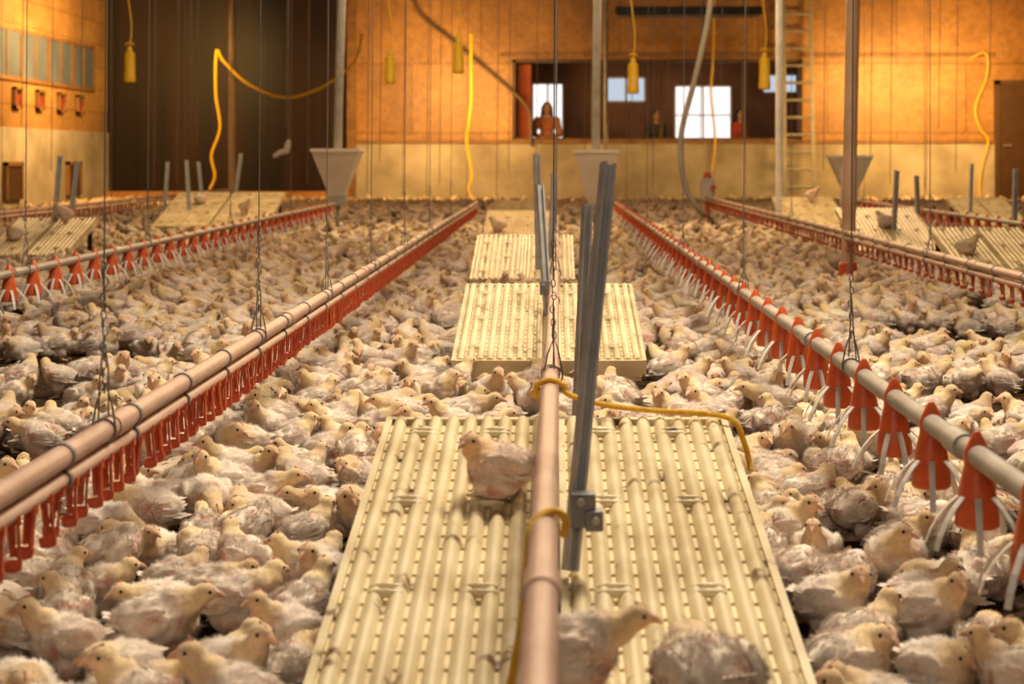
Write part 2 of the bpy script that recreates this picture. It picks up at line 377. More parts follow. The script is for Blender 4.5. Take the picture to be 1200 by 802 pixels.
# ------------------------------------------------------------------ platforms
PL = []
def platform(cx, Yf, zf, Yb, zb, W, label, grp='cream slatted ramp platforms'):
    org = Vector((cx, (Yf+Yb)/2, 0)); r = T(empty('slatted_platform', org), label, 'platform', grp)
    o = Vector((cx, Yf, zf)); v = Vector((0, Yb-Yf, zb-zf)); L = v.length; v.normalize(); u = Vector((1,0,0)); n = u.cross(v)
    MM = Matrix((u, v, n)).transposed()
    def pt(a, b, c): return o+u*a+v*b+n*c-org
    PL.append((cx-W/2, cx+W/2, Yf, Yb, zf, zb))
    hw = W/2-.003
    for sd in (-1, 1):
        mb = MB(); a0 = .003 if sd > 0 else -W/2; a1 = a0+hw
        def bx(p0, p1): mb.box(pt((p0[0]+p1[0])/2,(p0[1]+p1[1])/2,(p0[2]+p1[2])/2),[abs(p1[i]-p0[i]) for i in range(3)],MM)
        bx((a0,0,-.045),(a0+.012,L,.002)); bx((a1-.012,0,-.045),(a1,L,.002)); bx((a0+.012,0,-.055),(a1-.012,.014,.001)); bx((a0+.012,L-.014,-.045),(a1-.012,L,.001))
        nr = 9; st = (hw-.024)/nr
        prof = [(-.42,-.020),(-.415,-.0060),(-.35,-.0015),(-.26,.0030),(-.13,.0064),(0,.0074),(.13,.0064),(.26,.0030),(.35,-.0015),(.415,-.0060),(.42,-.020)]
        m = len(prof)
        for k in range(nr):
            c = a0+.012+st*(k+.5); vs = []
            for b in (.012, L-.012):
                for (q, h) in prof: vs.append(pt(c+q*st, b, h))
            mb.add(vs, [tuple(reversed(range(m))), tuple(range(m,2*m))]+[(i,(i+1) % m,(i+1) % m+m,i+m) for i in range(m)])
        nb = max(3, int(round(L/.052)))
        for k in range(1, nb):
            b = L*k/nb; h2 = .0205
            bx((a0+.012,b-h2,-.022),(a1-.012,b+h2,-.0062))
            if k % 7 == 3:
                for q in (.24,.66):
                    c = a0+hw*q
                    for dd in (-.011,.011): mb.ell(pt(c,b+dd,.004),(.026,.005,.007),MM,10)
        mb.build('slat_panel', M['slat'], r, True)
    for sx in (-1, 1):
        for b in (.06, L-.06):
            p = pt(sx*(W/2-.05), b, -.03)
            MB().beam(p, (p.x, p.y, 0), .03, .03).build('leg', M['black'], r, False)
    for b in (.03, L-.03): MB().beam(pt(-W/2+.015,b,-.06), pt(W/2-.015,b,-.06), .03, .022, (0,0,1)).build('cross_beam', M['slat'], r, False)
    return r
def slope(Yf, zf, Yb, zb, Yn): return zf+(zb-zf)*(Yn-Yf)/(Yb-Yf)
platform(.012, 1.93, slope(2.17,.134,3.27,.302,1.93), 3.27, .302, .65, 'cream slatted platform nearest the camera with chickens sitting on it')
platform(-.005, 5.5, .145, 6.5, .319, .63, 'second cream slatted platform behind the near one, around grey posts')
platform(-.16, 9.7, .11, 10.8, .31, .6, 'third cream slatted platform in the centre row, left of grey posts')
platform(-.28, 14.6, .11, 15.8, .31, .6, 'fourth cream slatted platform in the centre row')
platform(-.32, 18.5, .11, 19.7, .31, .6, 'farthest cream slatted platform in the centre row, before the concrete wall')
platform(2.58, 12.5, .12, 13.6, .40, .62, 'cream slatted platform right of the brown steel post')
platform(2.86, 10.6, .10, 11.5, .33, .62, 'cream slatted platform cut by right edge of the photo')
platform(2.62, 16.6, .12, 17.8, .39, .62, 'cream slatted platform under the right pale hopper')
platform(4.5, 17.0, .12, 18.1, .38, .6, 'cream slatted platform near the brown door at far right')
platform(-3.78, 12.2, .10, 13.1, .34, .62, 'cream slatted platform cut by left edge of the photo')
platform(-3.68, 16.9, .12, 18.2, .43, .55, 'left one of two cream platforms beside the left hopper')
platform(-3.10, 16.9, .12, 18.2, .43, .55, 'right one of two cream platforms beside the left hopper')
# grey channel posts
OBST = []
def post(a, b, w, label, bracket=None, grp='grey metal channel posts', yaw=.5):
    a = Vector(a); b = Vector(b); r = T(empty('channel_post', a), label, 'post', grp)
    t = (b-a).normalized(); sd = Vector((math.cos(yaw),math.sin(yaw),0)); sd = (sd-t*sd.dot(t)).normalized(); fr = sd.cross(t); 
    if fr.y > 0: fr = -fr
    z = Vector((0,0,0)); d = b-a; dp = w*.55
    mb = MB(); mb.beam(z, d, w, .003, sd)
    for q in (-1, 1):
        o1 = sd*q*(w/2-.0015)+fr*dp/2; mb.beam(o1, o1+d, .003, dp, sd)
        o2 = sd*q*(w/2-w*.12)+fr*dp; mb.beam(o2, o2+d, w*.24, .003, sd)
    mb.build('channel', M['grey'], r, False)
    if bracket is not None:
        k = Vector(bracket)-a
        MB().box(k,(.036,.03,.05)).box(k+Vector((.016,-.008,-.014)),(.026,.026,.03)).build('bracket', M['bracket'], r, False, bevel=.002)
        for q in (Vector((-.004,-.004,.014)), Vector((.018,-.01,-.012))):
            MB().cone(k+q+Vector((0,-.020,0)),k+q+Vector((0,-.008,0)),.006,n=6).build('bolt', M['galv'], r)
    OBST.append((a.x, a.y, .05)); return r
post((.026,2.5,.195),(.088,2.68,.79),.022,'tall grey metal channel post leaning over the near platform',(.048,2.50,.285))
post((.040,3.42,.01),(.075,3.60,.70),.020,'grey channel post close behind the tall leaning one, right of pipe')
post((-.012,6.05,.24),(-.042,6.15,.70),.027,'grey channel post left of the pipe on the second platform',(-.02,6.03,.34))
post((-.07,9.9,.15),(-.085,10.0,.82),.036,'tall thin grey post on the third platform')
post((.0,10.2,.2),(.02,10.4,.7),.036,'shorter grey post on the third platform')
far_posts = [((62,268),(70,183),13,'leaning grey post on the platform at the left edge'),((80,262),(90,190),13.2,'thinner leaning grey post on the left edge platform'),
 ((192,240),(196,190),18,'grey post left of the two left platforms'),((222,245),(218,188),17.5,'grey post in front of the two left platforms'),((238,240),(232,190),18.5,'grey post between the two left platforms'),((272,235),(282,180),18.4,'light grey post at the right end of the left platforms'),
 ((1046,270),(1050,200),13,'pale grey post on the platform right of the steel post'),((1076,262),(1073,206),13.6,'second grey post on the platform right of the steel post'),
 ((1136,235),(1138,192),17.5,'grey post behind the far right line'),((1187,262),(1189,198),12.0,'grey post at the right edge of the photo'),((985,240),(988,196),17.5,'small pale post beside the right hopper')]
for (p0, p1, Y, lb) in far_posts:
    a = P(p0[0],p0[1],Y); a.z = .18; post(a, P(p1[0],p1[1],Y+.1), .036, lb)
# ------------------------------------------------------------------ suspensions
def suspension(x, y, z, label, ztop=4.9, lean=0, r=.0015, grp='suspension cables', detail=True):
    o = T(empty('suspension_cable', (x,y,z)), label, 'cable', grp)
    H = ztop-z; r = r if y < 6 else r*1.5
    MB().tube([(0,0,.2),(lean*.5,0,H*.5),(lean,0,H)], r, 6).build('wire', M['wire'], o)
    ch = MB()
    for k in range(16):
        c = Vector((.002*math.sin(k*2.1),.002*math.cos(k),.07+k*.0135)); q = (k % 2)
        ch.tube([c+Vector(((.0045*math.cos(a) if q else 0),(0 if q else .0045*math.cos(a)),.0085*math.sin(a))) for a in [2*PI*j/8 for j in range(9)]], .0013, 5)
    ch.build('chain', M['wire'], o)
    h = MB()
    h.tube([(.0195*math.cos(a), 0, .0195*math.sin(a)) for a in [2*PI*k/14 for k in range(15)]], .0022, 6)
    h.tube([(.0195,0,.004),(.012,.003,.045),(.002,0,.08),(-.012,-.003,.045),(-.0195,0,.004)], .0019, 6)
    h.tube([(0,.03,.02),(.002,.02,.1),(0,0,.15),(0,-.03,.08),(.003,-.045,.02)], .0017, 6)
    h.build('hanger', M['wire'], o)
    return o
rows = ['nearest','second','third','fourth','fifth','sixth','seventh','eighth']
for i, y in enumerate((2.81,4.3,5.61,7.0,8.6,10.4,12.6,15)):
    suspension(-.735, y, .35, 'thin wire and chain holding left drinker line, %s from the camera' % rows[i], lean=.03)
for i, y in enumerate((3.52,6.6,10)):
    suspension(.0+.005*y*.9-.01, y, .35, 'wire and chain holding the centre pipe, %s from the camera' % rows[i], lean=.02, r=.0017)
for i, y in enumerate((3.66,5.7,8.3,11.4,14.5)):
    suspension(.645, y, .35, 'thin wire holding right feeder line, %s from the camera' % rows[i], lean=.03)
for i, y in enumerate((6.83,8.9,11.2,13.8,16)):
    suspension(-2.1, y, .35, 'thin wire holding the left feeder line, %s from the camera' % rows[i], lean=.03)
for i, y in enumerate((8.0,12.6,15.6,18.6)):
    suspension(1.78, y, .35, 'thin wire holding right drinker line, %s from the camera' % rows[i])
for i, y in enumerate((11.5,14.6,17.4)):
    suspension(3.2, y, .35, 'thin wire holding the far right feeder line, %s from the camera' % rows[i])
for i, y in enumerate((14,17.5,21)):
    suspension(-4.5, y, .35, 'thin wire holding drinker line by left wall, %s from the camera' % rows[i])
# ------------------------------------------------------------------ brown post, white post, hoppers
o = T(empty('steel_post', (1.795,10.3,0)), 'brown steel post standing on a red foot among the chickens', 'post')
MB().cone((0,0,.1),(.09,0,4.9),.042,n=18).build('pole', M['rust'], o)
MB().lathe([(.0,0),(.07,0),(.075,.05),(.06,.09),(.055,.16),(.043,.17)],n=18).build('foot', M['red'], o)
OBST.append((1.795,10.3,.12))
o = T(empty('white_post', (2.30,17.2,0)), 'thin white post standing left of the ladder', 'post')
MB().cone((0,0,.02),(.01,0,4.9),.034,n=14).build('pole', M['white_post'], o); MB().box((0,0,.01),(.12,.12,.02)).build('base_plate', M['galv'], o, False)
def hopper(x, y, w, zb, zt, label, dx=0):
    o = T(empty('feed_hopper', (x,y,0)), label, 'hopper', 'pale feed hoppers')
    q = w/math.sqrt(2); mb = MB()
    mb.lathe([(q*.34,zb),(q*.4,zb+.05),(q,zt),(q*1.04,zt),(q*1.04,zt+.03),(q*.97,zt+.03),(q*.97,zt-.01),(q*.3,zb+.03)],n=4,ph=PI/4)
    mb.build('bin', M['hopper'], o, False)
    MB().box((0,0,zb-.04),(w*.36,w*.36,.1)).build('outlet', M['galv'], o, False)
    MB().tube([(0,0,zt-.1),(dx*.05,0,zt+.4),(dx,0,4.9)], .042, 14).build('fill_tube', M['galv'], o)
    MB().cone((0,0,0),(0,0,zb-.08),.02,n=8).build('stand', M['galv'], o)
    OBST.append((x,y,.2))
hopper(-2.1,16.85,.46,.42,.86,'pale grey feed hopper with fill tube by the dark door',.12)
hopper(.46,17.3,.44,.32,.85,'pale grey feed hopper below the observation window',.05)
hopper(3.2,18.25,.42,.42,.80,'pale grey feed hopper right of the ladder',.02)
# ladder
o = T(empty('ladder', P(937,185,30.3)-Vector((0,0,.8))), 'tall grey metal ladder leaning upright against the back wall', 'ladder')
for sx in (-1,1): MB().beam((sx*.26,0,0),(sx*.24,.3,3.6),.065,.04).build('rail', M['alu'], o, False)
for k in range(11):
    z = .28+k*.31; MB().cone((-.25,.3*z/3.6,z),(.25,.3*z/3.6,z),.027,n=8).build('rung', M['alu'], o)
# ceiling rail
o = T(empty('hanging_rail', P(807,12,28)), 'dark horizontal rail hanging high in front of the back wall', 'rail')
MB().span((-1.2,-.06,-.07),(1.2,.06,.06)).build('housing', M['black'], o, False, bevel=.01); MB().cone((-1.15,0,-.1),(1.15,0,-.1),.02).build('tube', M['galv'], o)
for q in (-.9,.9): MB().cone((q,0,.05),(q,0,1.6),.008,n=6).build('hanger_wire', M['wire'], o)
# auger tube diagonal
def curve(name, pts, r, m, label, cat, grp=None, n=8):
    pts = [Vector(p) for p in pts]; out = []
    for i in range(len(pts)-1):
        p0 = pts[max(i-1,0)]; p1 = pts[i]; p2 = pts[i+1]; p3 = pts[min(i+2,len(pts)-1)]
        for k in range(6):
            t = k/6.0
            out.append(.5*((2*p1)+(p2-p0)*t+(2*p0-5*p1+4*p2-p3)*t*t+(3*p1-p0-3*p2+p3)*t**3))
    out.append(pts[-1])
    return T(MB().tube(out, r, n).build(name, m, org=pts[0]), label, cat, grp)
YA = YB-.13
curve('auger_tube', [P(482,-84,YA),P(480,-40,YA),P(490,12,YA),P(530,48,YA),P(590,98,YA),P(618,126,YA),P(622,150,YA),P(622,170,YA)], .03, M['tube_dark'], 'brown auger tube sloping down across the wooden back wall', 'tube')
curve('supply_hose', [P(838,-60,19),P(830,20,19),P(815,90,19),P(798,160,19.2),P(802,215,19.3),P(818,245,19.4),P(827,252,19.5)], .032, M['hose'], 'thick pale supply hose curving down to the drinker line end', 'hose')
o = T(empty('water_regulator', P(829,222,19.75)), 'water regulator box with red cap at the end of pale hose', 'regulator')
MB().box((0,0,0),(.16,.12,.26)).build('body', M['hose'], o, False, bevel=.015); MB().lathe([(0,.2),(.04,.19),(.05,.13)],n=12).build('cap', M['red'], o); MB().cone((0,0,-.13),(0,0,-.38),.03,n=10).build('outlet', M['red'], o)
MB().cone((.06,-.06,.02),(.06,-.09,.02),.035,n=12).build('gauge', M['red'], o)
YW = YB-.12
yl = [([P(424,40,28),P(418,66,28),P(400,88,28),P(365,108,28),P(330,114,28),P(290,98,28),P(262,72,28),P(254,60,28),P(253,110,28),P(258,150,28),P(248,182,28),P(252,206,28),P(246,222,28)],.024,'yellow hose looping across the dark door and hanging down'),
 ([P(552,40,30.2),P(552,70,30.2),P(552,120,30.2),P(547,165,30.2),P(553,205,30.2),P(549,222,30.2),P(556,236,30.2)],.022,'yellow hose hanging on back wall left of the window'),
 ([P(838,-80,YW),P(836,58,YW),P(833,110,YW),P(838,160,YW),P(835,200,YW)],.02,'yellow hose hanging between the window panes beside the pale hose'),
 ([P(1135,70,YW+.06),P(1155,62,YW+.06),P(1156,90,YW+.06),P(1143,125,YW+.04),P(1148,150,YW),P(1158,165,YW),P(1152,190,YW),P(1148,215,YW),P(1150,238,YW)],.014,'yellow hose hanging at upper right near the brown door')]
for pts, rr_, lb in yl: curve('yellow_hose', pts, rr_, M['yellow'], lb, 'hose', 'yellow hoses')
# pendants
pd = [(152,55,97,'yellow pendant socket hanging in front of the dark door'),(457,60,98,'yellow pendant socket hanging at the left end of the wooden wall'),(537,45,86,'yellow pendant socket hanging beside the brown auger tube'),(742,68,110,'yellow pendant socket hanging in front of the observation window'),(896,62,105,'yellow pendant socket hanging left of the ladder')]
for px, y0, y1, lb in pd:
    Y = 19.0; top = P(px,y0,Y); L = (y1-y0)*Y/F
    o = T(empty('pendant_socket', top), lb, 'pendant', 'yellow pendant sockets')
    k = L/.38
    MB().lathe([(0,0),(.025*k,0),(.032*k,-.05*k),(.055*k,-.07*k),(.058*k,-.3*k),(.062*k,-.31*k),(.062*k,-.37*k),(.05*k,-.38*k),(0,-.36*k)],n=14).build('socket', M['yellow'], o)
    cb = [(.02*math.sin(i*.9)*(1 if i < 12 else .3), 0, i*(4.9-top.z)/24) for i in range(25)]
    MB().tube(cb, .008, 6).build('cord', M['yellow'], o)
    MB().tube([(.04*k*math.cos(a),0,.02+.03*math.sin(a)) for a in [PI*i/8 for i in range(9)]],.008,6).build('hook', M['yellow'], o)
o = T(empty('pull_handle', P(330,182,22)), 'small white bent plastic handle hanging before the dark door', 'handle')
MB().tube([(-.1,0,-.02),(-.02,0,.03),(.06,0,.05),(.08,0,.13),(.09,0,.2)],[.03,.04,.045,.04,.02],8).build('grip', M['white_plastic'], o)
MB().cone((.09,0,.2),(.1,0,4.9),.006,n=6).build('cord', M['wire'], o)
# background wires
for i, (px, py) in enumerate(((25,150),(180,220),(207,215),(230,170),(270,185),(335,150),(472,235),(500,232),(582,232),(596,200),(740,170),(782,165),(820,170),(845,100),(965,200),(1043,215),(1120,200),(1160,90),(60,200),(95,120),(222,140),(360,215),(430,225),(445,190),(515,215),(628,215),(685,180),(765,220),(873,215),(1020,190),(1085,225),(1100,150))):
    Y = 23.0; p = P(px, py, Y); p.z = max(p.z, .02)
    T(MB().cone(p, (p.x+.05,Y,4.9), .0055, n=6).build('hanging_wire', M['wire'], org=p), 'thin dark wire hanging from ceiling in front of the far wall', 'wire', 'thin wires in front of the far wall')
for px, Y, lb in ((272,28.5,'vertical brown pipe in front of dark door, left of hopper'),(710,29.5,'vertical pipe standing against the observation window')):
    x = (px-VX)*Y/F; OBST.append((x,Y,.12)); T(MB().cone((x,Y,.0),(x,Y,4.9),.06 if px < 300 else .04,n=14).lathe([(.1,0),(.1,.03),(.07,.04)],(x,Y,0),14).build('vertical_pipe', M['pipe_brown'] if px < 300 else M['galv'], org=(x,Y,0)), lb, 'pipe')
# yellow rope
curve('yellow_rope', [(-.03,3.3,.338),(-.024,3.29,.362),(0.0,3.285,.372),(.026,3.285,.362),(.035,3.28,.345),(.1,3.27,.327),(.2,3.25,.318),(.3,3.23,.315),(.345,3.21,.305),(.362,3.2,.27),(.372,3.2,.235),(.374,3.19,.215)], .0055, M['rope'], 'yellow rope tied round centre pipe, trailing along platform back edge', 'rope', 'yellow ropes on the centre pipe')
curve('yellow_rope', [(.016,2.1,.335),(.018,2.09,.358),(.0,2.07,.371),(-.022,2.05,.358),(-.026,2.03,.33),(-.03,2.01,.29),(-.034,2.0,.25),(-.044,1.98,.20),(-.055,1.96,.15),(-.065,1.95,.118)], .0055, M['rope'], 'yellow rope looped round near end of centre pipe, hanging left', 'rope', 'yellow ropes on the centre pipe')
# ------------------------------------------------------------------ chickens
def set_col(me, arr):
    ca = me.color_attributes.new('Col', 'FLOAT_COLOR', 'POINT'); a = np.ones((len(me.vertices),4), dtype=np.float32); a[:,:3] = arr; ca.data.foreach_set('color', a.ravel())
def vcol(me):
    a = np.zeros(len(me.vertices)*4, dtype=np.float32); me.color_attributes['Col'].data.foreach_get('color', a); return a.reshape(-1,4)[:,:3]
def remesh(mb, vox, smooth=3, dec=None):
    me = mb.mesh('tmp'); o = bpy.data.objects.new('tmp', me); col.objects.link(o)
    r = o.modifiers.new('r','REMESH'); r.mode = 'VOXEL'; r.voxel_size = vox
    if smooth: s = o.modifiers.new('s','SMOOTH'); s.factor = .5; s.iterations = smooth
    if dec: d = o.modifiers.new('d','DECIMATE'); d.ratio = dec
    dg = bpy.context.evaluated_depsgraph_get(); out = bpy.data.meshes.new_from_object(o.evaluated_get(dg))
    bpy.data.objects.remove(o); bpy.data.meshes.remove(me); out.shade_smooth(); return out
class Soft(MB):      # thin feathers that keep the normal of the body under them
    def __init__(s): MB.__init__(s); s.n = []
    def blade(mb, p, d, n, L, w, lift=.07):
        s = d.cross(n)
        if s.length < 1e-6: return
        s.normalize(); nn = (n+d*.12).normalized()
        vs = [p+s*w*.35, p-s*w*.35, p+d*L*.45-s*w*.5+n*L*lift, p+d*L*.45+s*w*.5+n*L*lift, p+d*L*.8-s*w*.36+n*L*lift*.8, p+d*L*.8+s*w*.36+n*L*lift*.8, p+d*L-s*w*.1, p+d*L+s*w*.1]
        fs = [(0,1,2,3),(3,2,4,5),(5,4,6,7)]
        if (vs[1]-vs[0]).cross(vs[2]-vs[0]).dot(n) < 0: fs = [tuple(reversed(q)) for q in fs]
        mb.add(vs, fs); mb.n += [tuple(nn)]*8
    def strand(mb, q, d, n, L, w):
        s = d.cross(n)
        if s.length < .05: return
        s = s.normalized()*w; vs = [q-s, q+s, q+d*L]; f = (0,1,2)
        if (vs[1]-vs[0]).cross(vs[2]-vs[0]).dot(n) < 0: f = (0,2,1)
        mb.add(vs, [f]); mb.n += [tuple(n)]*3
    def soft(s, name, m):
        me = bpy.data.meshes.new(name); me.from_pydata(s.v, [], s.f); me.update(); me.shade_smooth()
        me.normals_split_custom_set_from_vertices(s.n); me.materials.append(m); return me
POSES = [
 dict(name='standing chicken, head up', bz=.089, up=.22, head=(.066,0,.158), d=(1,0,-.08), legs=1),
 dict(name='standing chicken looking sideways', bz=.087, up=.18, head=(.056,.022,.150), d=(.45,.9,-.05), legs=1),
 dict(name='standing chicken looking sideways', bz=.085, up=.12, head=(.060,-.022,.143), d=(.4,-.9,-.1), legs=1),
 dict(name='sitting chicken, head up', bz=.056, up=.13, head=(.062,.004,.119), d=(1,.1,-.05), legs=0),
 dict(name='sitting chicken looking sideways', bz=.055, up=.09, head=(.053,.022,.107), d=(.5,.85,-.1), legs=0),
 dict(name='pecking chicken, head low', bz=.086, up=-.12, head=(.090,.008,.074), d=(.75,.1,-.65), legs=1),
 dict(name='walking chicken, neck stretched', bz=.087, up=.10, head=(.090,-.006,.135), d=(1,-.1,-.12), legs=2),
 dict(name='resting chicken, head tucked', bz=.055, up=.03, head=(.052,-.012,.084), d=(.85,-.5,-.25), legs=0),
 dict(name='preening chicken, head back', bz=.086, up=.12, head=(.026,.046,.128), d=(-.55,.8,-.35), legs=1),
 dict(name='lying chicken, neck stretched', bz=.054, up=.05, head=(.090,.002,.100), d=(1,.02,-.12), legs=0),
 dict(name='sitting chicken looking back', bz=.055, up=.08, head=(.044,-.030,.100), d=(.1,-.95,-.1), legs=0),
]
NP = len(POSES)
def body_mb(p):
    mb = MB(); bz = p['bz']; up = p['up']; RM = Matrix.Rotation(-math.atan(up),3,'Y')
    def E(c, r): mb.ell((c[0],c[1],bz+c[2]+up*c[0]), r, RM)
    fl = 1.0 if p['legs'] else 1.08
    E((0,0,0),(.055,.051*fl,.050)); E((.022,0,.000),(.041,.047*fl,.047)); E((-.036,0,.003),(.034,.041*fl,.039)); E((-.058,0,.013),(.021,.022,.017))
    for s in (-1,1): E((-.012,s*.0460*fl,.008),(.043,.012,.029))
    h = Vector(p['head']); d = Vector(p['d']).normalized()
    nb = Vector((.034,0,bz+.022+up*.034)); mid = nb.lerp(h,.5)+Vector((.006,0,-.003))
    mb.chain(nb, mid, .034, .0235); mb.chain(mid, h-d*.004, .0235, .0172)
    mb.ell(h,(.0208,.0190,.0193)); mb.ell(h+d*.010,(.0140,.0132,.0134))
    if p['legs']:
        for s in (-1,1):
            off = 0 if p['legs'] == 1 else s*.026
            mb.ell((-.004+off*.4,s*.027,bz-.040),(.027,.019,.030))
            mb.chain((-.010+off*.7,s*.027,.044),(-.002+off,s*.028,.008),.009,.0068,8)
            for a in (-.5,0,.5): mb.chain((off,s*.028,.006),(off+.03*math.cos(a),s*.028+.03*math.sin(a),.0045),.0055,.004,8)
            mb.chain((off,s*.028,.006),(off-.014,s*.028,.0045),.005,.004,8)
    else:
        for s in (-1,1): mb.ell((.0,s*.034,.029),(.048,.028,.029)); mb.chain((.03,s*.026,.008),(.058,s*.03,.006),.007,.005,8)
    return mb
def col_body(me, p, seed):
    n = len(me.vertices); co = np.zeros(n*3,dtype=np.float32); me.vertices.foreach_get('co',co); co = co.reshape(-1,3)
    no = np.array([v.normal[:] for v in me.vertices],dtype=np.float32); out = np.zeros((n,3),dtype=np.float32)
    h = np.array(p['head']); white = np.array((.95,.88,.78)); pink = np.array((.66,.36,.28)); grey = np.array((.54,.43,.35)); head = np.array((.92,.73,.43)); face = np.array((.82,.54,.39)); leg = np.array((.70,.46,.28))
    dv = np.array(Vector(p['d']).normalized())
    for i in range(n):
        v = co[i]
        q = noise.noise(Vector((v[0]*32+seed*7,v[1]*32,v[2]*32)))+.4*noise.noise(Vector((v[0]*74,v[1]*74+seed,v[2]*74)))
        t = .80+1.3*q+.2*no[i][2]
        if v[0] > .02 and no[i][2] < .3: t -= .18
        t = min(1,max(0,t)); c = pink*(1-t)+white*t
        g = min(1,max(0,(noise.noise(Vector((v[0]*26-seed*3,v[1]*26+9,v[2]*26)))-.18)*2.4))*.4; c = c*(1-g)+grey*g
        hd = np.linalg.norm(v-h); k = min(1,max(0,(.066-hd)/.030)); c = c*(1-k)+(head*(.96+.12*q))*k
        fd = float(np.dot(v-h,dv)); k = min(1,max(0,(fd-.002)/.012)) if hd < .035 else 0; c = c*(1-k*.6)+face*k*.6
        if p['legs'] and v[2] < .042: k = min(1,(.042-v[2])/.012); c = c*(1-k)+leg*k
        out[i] = c
    set_col(me, out); return co, no
PR = []
for ip, p in enumerate(POSES):
    rr = random.Random(ip+3); mb = body_mb(p); hi = remesh(mb, .0042, 4)
    for v in hi.vertices:
        k = noise.noise(v.co*150)*.0008+noise.noise(v.co*50)*.0020
        if (v.co-Vector(p['head'])).length < .03 or v.co.z < .04: k *= .25
        v.co += v.normal*k
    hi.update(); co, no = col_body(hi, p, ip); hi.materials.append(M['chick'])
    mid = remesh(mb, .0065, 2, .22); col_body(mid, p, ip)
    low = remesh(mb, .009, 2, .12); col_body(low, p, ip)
    h = Vector(p['head']); d = Vector(p['d']).normalized(); side = Vector((0,0,1)).cross(d).normalized(); u = d.cross(side)
    bk = MB().tube([h+d*.0178, h+d*.0275-u*.0015, h+d*.0365-u*.0055],[.0074,.0055,.0011],8).mesh('beak'); bk.materials.append(M['beak'])
    eyes = []
    for s in (-1,1):
        e = MB().ell(h+d*.008+side*s*.0157+u*.0045,(.0034,.0034,.0036),n=10).mesh('eye'); e.materials.append(M['eye']); eyes.append(e)
    cm = MB().chain(h+d*.010+u*.0153, h-d*.004+u*.0193,.0020,.0024,8).mesh('comb'); cm.materials.append(M['comb'])
    wings = []; bz = p['bz']; up = p['up']; fl = 1 if p['legs'] else 1.08; wl = MB()
    for s in (-1,1):
        w = Soft()
        for row, (L0, zz) in enumerate(((.022,.026),(.032,.013),(.046,-.001))):
            for k in range(9):
                x = .022-k*.008; q = Vector((x, s*(.0575*fl-.00025*row-.0023*abs(k-2.3)), bz+zz-.001*k+up*x))
                dd = Vector((-1, -s*(.07+rr.uniform(-.12,.06)), -.10-.07*row+.026*k+rr.uniform(-.20,.20))).normalized()
                w.blade(q, dd, Vector((0,s,.35)).normalized(), L0*rr.uniform(.6,1.3), rr.uniform(.005,.009), .035)
        wl.add(w.v, w.f); wings.append(w.soft('wing', M['feather']))
    pl = Soft(); idx = [i for i in range(len(co)) if co[i][2] > .03]
    pll = Soft()
    for kk in range(6500):
        i = rr.choice(idx); n = Vector(no[i]); q = Vector(co[i]); hd = (q-h).length
        dd = Vector((-1,rr.uniform(-.7,.7),rr.uniform(-.9,.3))); dd = dd-n*dd.dot(n)
        if dd.length < .15: continue
        if hd < .023 and (q-h).dot(d) > .003: continue
        if hd < .054 and rr.random() < .75: continue
        if noise.noise(q*40+Vector((ip*3,0,0))) < -.20: continue
        f = .5 if hd < .054 else 1.0
        dd = (dd.normalized()+n*rr.uniform(.3,1.3)).normalized()
        pl.strand(q, dd, n, rr.uniform(.006,.015)*f, .00065)
    for kk in range(50):
        i = rr.choice(idx); n = Vector(no[i]); q = Vector(co[i])
        if n.z < -.2 or (q-h).length < .055: continue
        dd = Vector((-1,rr.uniform(-.7,.7),rr.uniform(-.6,.2))); dd = dd-n*dd.dot(n)
        if dd.length < .2: continue
        dd = (dd.normalized()+n*rr.uniform(-.02,.25)).normalized()
        pl.blade(q+n*.0006, dd, n, rr.uniform(.008,.016), rr.uniform(.003,.006), .05)
        if kk < 24: pll.blade(q+n*.0006, dd, n, .018, .009, .05)
    for k in range(7):
        a = (k-3)*.2; pl.blade(Vector((-.070,(k-3)*.004,bz+.017-up*.07)), Vector((-1,a,.35)).normalized(), Vector((.35,0,1)).normalized(), rr.uniform(.018,.026), .008)
    pm = pl.soft('plumage', M['feather'])
    def arrs(me, tint=None):
        me.calc_loop_triangles(); n = len(me.vertices); a = np.zeros(n*3,dtype=np.float32); me.vertices.foreach_get('co',a)
        t = np.zeros(len(me.loop_triangles)*3,dtype=np.int32); me.loop_triangles.foreach_get('vertices',t)
        c = np.tile(np.array(tint,dtype=np.float32),(n,1)) if tint is not None else vcol(me)
        return a.reshape(-1,3), t.reshape(-1,3), c
    def cat(lst):
        v = []; t = []; c = []; o = 0
        for a in lst: v.append(a[0]); t.append(a[1]+o); c.append(a[2]); o += len(a[0])
        return np.vstack(v), np.vstack(t), np.vstack(c)
    bm = arrs(bk,(.72,.42,.26)); em = [arrs(e,(.012,.008,.006)) for e in eyes]
    MID = cat([arrs(mid), bm, arrs(wl.mesh('x'),(.92,.85,.75)), arrs(pll.mesh('x'),(.88,.80,.70))]+em)
    PR.append(dict(hi=hi, beak=bk, eyes=eyes, comb=cm, wings=wings, plumage=pm, MID=MID, LOW=arrs(low)))
# a slightly pinker copy of the sitting bird for the one on the near platform
dq = dict(PR[4]); dq['hi'] = PR[4]['hi'].copy(); ca = dq['hi'].color_attributes['Col']; a_ = np.zeros(len(dq['hi'].vertices)*4, dtype=np.float32); ca.data.foreach_get('color', a_)
a_ = a_.reshape(-1,4); a_[:,:3] *= np.array((.95,.84,.77), dtype=np.float32); ca.data.foreach_set('color', a_.ravel())
dq['plumage'] = PR[4]['plumage'].copy(); dq['plumage'].materials[0] = M['feather_pink']
dq['wings'] = [w.copy() for w in PR[4]['wings']]
for w in dq['wings']: w.materials[0] = M['feather_pink']
PR.append(dq)
